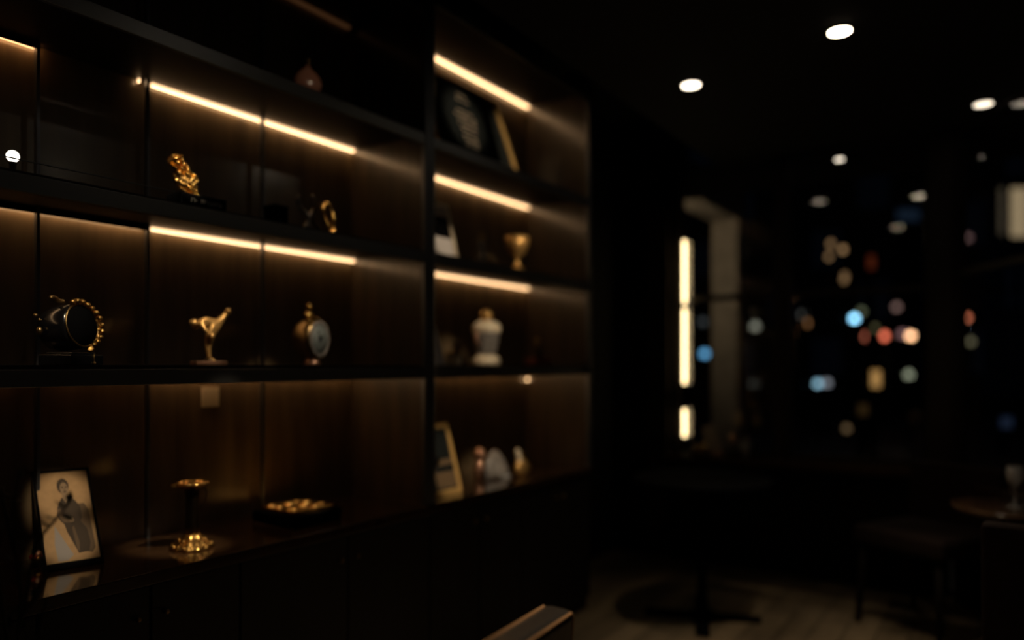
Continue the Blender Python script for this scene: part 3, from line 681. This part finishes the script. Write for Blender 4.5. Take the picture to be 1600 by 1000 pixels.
MB().lathe([(.028, 0), (.034, .12), (.032, .12), (.026, .008), (.001, .008)], 28).build('tumbler', M['crystal'], t)

# ------------------------------------------------------------------ chairs and tables
def back_chair(name, label, loc, rz, w=.50, top=.87, seat_m='leather', back=True, piping=True, d=.46, seat_h=.46):
    t = thing(name, label, 'chair', loc, rz, 'upholstered chairs')
    MB().box(-d/2, d/2, -w/2, w/2, seat_h-.10, seat_h).build('seat', M[seat_m], t, bevel=.03)
    if back:
        # back at local +x edge
        bk = MB().box(d/2-.035, d/2+.03, -w/2, w/2, seat_h-.02, top, mat=Matrix.Translation((d/2, 0, seat_h)) @ Matrix.Rotation(.06, 4, 'Y') @ Matrix.Translation((-d/2, 0, -seat_h)))
        bo_ = bk.build('backrest', M[seat_m], t, bevel=.016)
        if piping:
            P = Matrix.Translation((d/2, 0, seat_h)) @ Matrix.Rotation(.06, 4, 'Y') @ Matrix.Translation((-d/2, 0, -seat_h))
            for xx in (d/2-.033, d/2+.028):
                MB().tube([P @ Vector(p) for p in [(xx, -w/2+.006, seat_h+.05), (xx, -w/2+.006, top-.016), (xx, -w/2+.016, top-.004), (xx, w/2-.016, top-.004), (xx, w/2-.006, top-.016), (xx, w/2-.006, seat_h+.05)]], .0028, 8).build('piping', M['piping'], bo_)
    for sx in (-1, 1):
        for sy in (-1, 1):
            MB().tube([(sx*(d/2-.045), sy*(w/2-.045), seat_h-.095), (sx*(d/2-.015), sy*(w/2-.025), 0)], [.022, .013], 10).build('leg', M['darkwood'], t)
    return t
# near chair: its back rail runs away from the camera
back_chair('leather_chair', 'black leather chair whose shiny piped backrest rises at the bottom edge', (-.990, 1.055, 0), .07, w=.47, top=.866)
# far chair at right and one at the right edge
back_chair('tub_chair', 'dark velvet chair with a curved seat in front of the corner post', (-.365, 4.36, 0), 1.05, w=.50, d=.48, seat_h=.52, top=.83, seat_m='brownfabric', piping=False)
back_chair('tub_chair', 'dark velvet chair cut off by the right edge, its back to the viewer', (.20, 3.02, 0), -1.64, w=.52, d=.48, seat_h=.48, top=.86, seat_m='brownfabric', piping=False)
t = thing('side_table', 'small round dark table between the two velvet chairs', 'table', (.0135, 3.86, 0), 0)
MB().lathe([(.23, .722), (.24, .728), (.24, .742), (.235, .745)], 48).build('tabletop', M['counter'], t)
MB().tube([(0, 0, .02), (0, 0, .722)], .02, 14).build('pedestal', M['darkwood'], t)
MB().lathe([(.15, 0), (.15, .012), (.03, .022)], 36).build('base', M['darkwood'], t)
gl = thing('wine_glass', 'stemmed glass on the small round table near the right edge', 'glass', (.0135, 3.84, .745))
MB().lathe([(.032, 0), (.030, .003), (.004, .008), (.004, .08), (.020, .095), (.034, .130), (.030, .175), (.028, .175), (.031, .130), (.018, .098)], 28).build('glass_body', M['crystal'], gl)
# round pedestal table
t = thing('pedestal_table', 'round black pedestal table standing on the plank floor', 'table', (-1.377, 3.89, 0))
cross = MB()
for k in range(4):
    a = k*PI/2+.35
    cross.box(0, .30, -.035, .035, 0, .022, mat=Matrix.Rotation(a, 4, 'Z'))
cross.lathe([(.07, 0), (.07, .03), (.03, .04)], 28); cross.build('base', M['blackmatte'], t)
MB().tube([(0, 0, .03), (0, 0, .725)], .026, 16).build('pedestal', M['blackmatte'], t)
MB().lathe([(.36, .725), (.365, .732), (.365, .746), (.36, .75)], 56).build('tabletop', M['blackmatte'], t)

# ------------------------------------------------------------------ plant at the lower left
pc = at(14, 1100, 1.42)
t = thing('potted_plant', 'dark leafy twigs of a plant rising in front of the sepia photograph', 'plant', (pc.x, pc.y, 0))
MB().lathe([(.10, 0), (.13, .05), (.15, .42), (.16, .44), (.14, .44), (.13, .40), (.001, .40)], 36).build('pot', M['pot'], t)
def loc_(px, py, d=1.42): return at(px, py, d)-Vector((pc.x, pc.y, 0))
stems = [[(10, 1120), (28, 1010), (34, 930), (24, 860), (20, 800), (30, 735)],
         [(28, 1010), (40, 940), (50, 880), (62, 838), (84, 815), (100, 795), (109, 784)],
         [(34, 960), (60, 930), (72, 900), (66, 868)], [(20, 1060), (5, 960), (-4, 880), (4, 820)], [(40, 1040), (62, 980), (74, 930)], [(24, 860), (8, 800), (2, 760)]]
for s in stems:
    P = [loc_(a, b_, 1.42+random.uniform(-.02, .02)) for a, b_ in s]
    fine = []
    for i in range(len(P)-1):
        for k in range(4): fine.append(P[i].lerp(P[i+1], k/4))
    fine.append(P[-1])
    if s[0] != (10, 1120) and s[0] != (20, 1060): pass
    MB().tube(fine, [.0042*(1-.6*i/len(fine)) for i in range(len(fine))], 7).build('stem', M['twig'], t)
    lf = MB(); r_ = random.Random(len(fine))
    for i in range(3, len(fine), 2):
        p = fine[i]; d = Vector((r_.uniform(-1, 1), r_.uniform(-1, 1), r_.uniform(-.2, .9))).normalized(); L_ = r_.uniform(.018, .04)
        sd = d.cross(Vector((0, 0, 1))).normalized()*L_*.24; nr = d.cross(sd).normalized()*.003
        vs = [p, p+d*L_*.4+sd, p+d*L_, p+d*L_*.4-sd, p+d*L_*.45+nr]; vv = [lf.b.verts.new(v) for v in vs]
        for (a, b_) in ((0, 1), (1, 2), (2, 3), (3, 0)): lf.b.faces.new([vv[a], vv[b_], vv[4]])
    o = lf.build('foliage', M['leaf'], t); sd_ = o.modifiers.new('s', 'SOLIDIFY'); sd_.thickness = .0008
MB().tube([loc_(10, 1120), Vector((0, 0, .41))], .006, 8).tube([loc_(20, 1060), loc_(18, 1120), Vector((0, .01, .41))], .005, 8).build('stem', M['twig'], t)

# ------------------------------------------------------------------ outside
struct('ground', MB().box(-30, 40, WY+.3, 90, -.1, -.02), M['asphalt'], 'dark street outside the windows')
bpy.data.objects['ground']['kind'] = 'structure'
# porch soffit, column, beam
o = MB().box(-4, 3, WY+.2, 5.9, CE, CE+.07).build('porch_roof', M['ceiling']); tag(o, 'dark porch roof just outside the far windows', 'roof', kind='structure')
downlight((-.939, 5.28, CE), 'porch downlight seen through the wide window', group=None, power=.6, r=.026, disc=.25)
t = thing('porch_column', 'pale square concrete column with a beam, seen through the narrow window', 'column', (-2.38, 7.5, 0))
MB().box(-.13, .13, -.13, .13, -.02, 2.80).build('shaft', M['concrete'], t)
MB().box(-.13, .13, -1.65, .15, 2.80, 3.10).build('beam', M['concrete'], t)
l = bpy.data.lights.new('added_porch_light', 'SPOT'); l.energy = 16; l.color = (1, .78, .5); l.spot_size = 1.9; l.spot_blend = 1; l.shadow_soft_size = .05  # lamp added out of sight to brighten the pale column
t2 = thing('added_lantern', 'unseen lantern added to light the concrete column', 'lantern', (-2.9, 5.6, 2.35))
MB().lathe([(.03, -.06), (.05, .02), (.05, .05), (.01, .07)], 16).build('lantern_body', M['blackmatte'], t2); MB().box(-.015, .015, -.42, .0, .02, .04).build('bracket', M['blackmatte'], t2)
lo = bpy.data.objects.new('added_porch_light', l); C.objects.link(lo); lo.parent = t2; lo.location = (.12, .12, 0); lo.rotation_euler = (Vector((-.5, -1.9, -.1))).to_track_quat('Z', 'Y').to_euler()
# buildings across the street
def building(cx, cy, w_, d_, h_, label, lit=(), rz=0, nx=7, nz=6, col=(.06, .10, .2), k=.02):
    t = thing('building', label, 'building', (cx, cy, -.02), rz)
    MB().box(-w_/2, w_/2, 0, d_, 0, h_).box(-w_/2-.1, w_/2+.1, -.1, d_, h_, h_+.3).build('wall', M['facade'], t)
    gm = emit('dim_room_glow', col, k, (.01, .01, .012))
    for i in range(nx):
        for j in range(nz):
            x = -w_/2+(i+.5)*w_/nx; z = .8+(j+.5)*(h_-1.2)/nz; a = w_/nx*.32; b2 = (h_-1.2)/nz*.34
            MB().box(x-a, x+a, -.03, .0, z-b2, z+b2).build('window', gm if (i*7+j*3) % 5 < 2 else M['plaque'], t)
    return t
building(-7.2, 24, 9, 8, 11, 'dark block seen through the narrow window', k=.006)
building(3.5, 27, 11, 8, 13, 'dark block behind the street lights', rz=.05, k=.007)
building(15.5, 24, 11, 8, 14, 'dark block seen in the angled window', rz=-.35, k=.006, nx=6)
EM = {}
def emc(col, k):
    key = (col, k)
    if key not in EM: EM[key] = emit('light_'+str(len(EM)), col, k)
    return EM[key]
def street_light(px, py, d, rpx, col, k, label, kind='lamp', group='street lights'):
    p = at(px, py, d); r = rpx*d/1166
    names = {'lamp': ('street_lamp', 'street lamp'), 'signal': ('traffic_signal', 'traffic light'), 'bollard': ('bollard_light', 'bollard light')}
    t = thing(names[kind][0], label, names[kind][1], (p.x, p.y, -.02), YAW, group)
    z = p.z+.02
    if kind == 'lamp':
        MB().tube([(0, 0, 0), (0, 0, z-r*.8)], .035, 8).lathe([(r*.4, z-r*1.2), (r*.7, z-r*.7)], 12).build('post', M['blackmatte'], t)
        MB().ball((0, 0, z), r, 14).build('lamp_head', emc(col, k*.72), t)
        MB().lathe([(r*.9, z+r*.85), (r*.3, z+r*1.3)], 12).build('cap', M['blackmatte'], t)
    elif kind == 'signal':
        MB().tube([(0, .1, 0), (0, .1, z+.2)], .04, 8).build('post', M['blackmatte'], t)
        MB().box(-r*1.4, r*1.4, 0, .12, z-r*4, z+r*1.6).build('housing', M['blackmatte'], t)
        MB().ball((0, -.0, z), r, 14, (1, .5, 1)).build('signal_lens', emc(col, k*.72), t)
    else:
        MB().tube([(0, 0, 0), (0, 0, z-r*.6)], r*.8, 10).build('post', M['blackmatte'], t)
        MB().ball((0, 0, z), r, 14).build('lens', emc(col, k*.72), t)
    return t
L = street_light
L(1335, 498, 16, 5.5, (.30, .72, 1.0), 7.5, 'brightest pale blue street lamp in the wide window')
L(1346, 487, 19, 5, (.5, .55, .3), .55, 'dim olive street lamp behind the bright blue one')
L(1355, 526, 15.5, 6.5, (.85, .22, .12), 1.9, 'red traffic light left of the brighter red one', 'signal', 'traffic lights')
L(1382, 525, 17, 5.5, (1, .20, .10), 3.3, 'brighter red traffic light beside the peach lamp', 'signal', 'traffic lights')
L(1366, 513, 21, 5, (.5, .45, .2), .45, 'faint olive lamp between the two red traffic lights')
L(1410, 522, 20, 5.5, (.55, .28, .28), 1.1, 'mauve lamp tucked behind the peach one')
L(1423, 525, 16, 5.5, (1, .52, .26), 7.5, 'peach street lamp, warmest bright disc in the wide window')
L(1401, 480, 20, 5, (.5, .30, .25), 1.1, 'dim mauve lamp above the peach one')
L(1420, 586, 14, 6, (.42, .45, .30), 1.6, 'low olive bollard light right of the orange sign', 'bollard', 'bollard lights')
L(1278, 600, 14, 5.5, (.35, .65, .8), 2.3, 'teal bollard light, left one of the low pair', 'bollard', 'bollard lights')
L(1292, 599, 14.5, 5.5, (.40, .42, .46), 1.4, 'grey mauve bollard light, right one of the low pair', 'bollard', 'bollard lights')
L(1259, 505, 15, 5.5, (.8, .36, .13), .9, 'dim orange lamp near the left of the wide window')
L(1255, 492, 19, 5.5, (.45, .45, .40), .35, 'very dim grey lamp above the orange one')
L(1101, 553, 15, 6, (.16, .50, .85), 2.1, 'blue street lamp just right of the tube lamp')
L(1098, 503, 18, 5.5, (.4, .45, .45), .22, 'faint grey lamp above the blue one')
L(1180, 510, 15, 6, (.45, .45, .34), 1.1, 'grey green street lamp in the narrow window')
L(1179, 600, 16, 6, (.4, .42, .35), .25, 'faint grey bollard light in the narrow window', 'bollard', 'bollard lights')
L(1510, 497, 17, 5, (1, .27, .13), 2.6, 'red street lamp in the angled window')
L(1503, 513, 15, 4.8, (.45, .68, .9), 2.6, 'blue street lamp under the red one')
L(1516, 534, 18, 5.5, (.45, .40, .22), .8, 'olive street lamp lowest of the three in the angled window')
L(1512, 372, 19, 5, (.50, .28, .26), .75, 'tall mauve street lamp in the angled window')
L(1257, 269, 14, 5, (.5, .48, .42), .5, 'dim lamp standing in for a ceiling light reflection in the wide window')  # disc added in place of a downlight reflected by the pane
L(1323, 670, 13, 5, (.6, .38, .18), .5, 'faint orange bollard light near the sill', 'bollard', 'bollard lights')
# string of festoon bulbs on a cable
fb = [(1298, 381), (1317, 390), (1295, 401), (1320, 431), (1319, 437)]
for i, ((a, b_), lab) in enumerate(zip(fb, ['top left bulb of the brown cluster', 'brightest right bulb of the brown cluster', 'lower left bulb of the brown cluster', 'bulb hanging under the brown cluster', 'lowest bulb under the brown cluster'])):
    p = at(a, b_, 13+.3*i); t = thing('festoon_bulb', lab+' outside', 'light bulb', p, 0, 'festoon bulbs')
    MB().ball((0, 0, 0), .050, 12).build('bulb', emc((.80, .46, .20), (.5, .8, .5, .4, .5)[i]), t)
    MB().tube([(0, 0, .05), (0, 0, 6.2-p.z)], .008, 6).build('cable', M['blackmatte'], t)
tops = [at(a, b_, 13+.3*i) for i, (a, b_) in enumerate(fb)]
o = MB().tube([Vector((-9, 12, 6.6))]+[Vector((v.x, v.y, 6.2)) for v in (tops[0], tops[1], tops[2], tops[3], tops[4])]+[Vector((3, 26.9, 7))], .012, 6).build('overhead_cable', M['blackmatte']); tag(o, 'thin overhead cable above the festoon bulbs', 'cable')
# glowing signs and lit windows: flat panels on the facades
def sign(px, py, d, wpx, hpx, col, k, name, label, cat):
    p = at(px, py, d); t = thing(name, label, cat, (p.x, p.y, -.02), YAW); w_, h_ = wpx*d/1166/2, hpx*d/1166/2; z = p.z+.02
    MB().box(-w_, w_, -.02, 0, z-h_, z+h_).build('lit_panel', emc(col, k*.8), t)
    MB().box(-w_-.04, w_+.04, 0, .10, z-h_-.04, z+h_+.04).box(-.04, .04, .02, .10, 0, z-h_).build('housing', M['blackmatte'], t)
sign(1368, 592, 9, 14, 26, (.85, .46, .14), .62, 'glowing_sign', 'orange glowing upright sign behind the wide window', 'sign')
sign(1361, 410, 12, 10, 20, (.5, .09, .03), .16, 'glowing_sign', 'dim red sign high in the wide window', 'sign')
sign(1419, 336, 21, 34, 16, (.06, .11, .19), .14, 'glowing_sign', 'dim blue sign under the reflected ceiling lights', 'sign')
sign(1592, 332, 14, 26, 76, (.95, .70, .38), .42, 'lit_window', 'tall cream lit window high at the right edge', 'window')
sign(1564, 330, 14.5, 6, 72, (.5, .40, .25), .13, 'lit_window', 'narrow dim lit window left of the bright one', 'window')
sign(1348, 640, 10, 14, 16, (.45, .25, .08), .07, 'glowing_sign', 'faint amber sign low in the wide window', 'sign')
sign(1572, 660, 11, 18, 16, (.13, .2, .38), .10, 'glowing_sign', 'faint blue sign low in the angled window', 'sign')
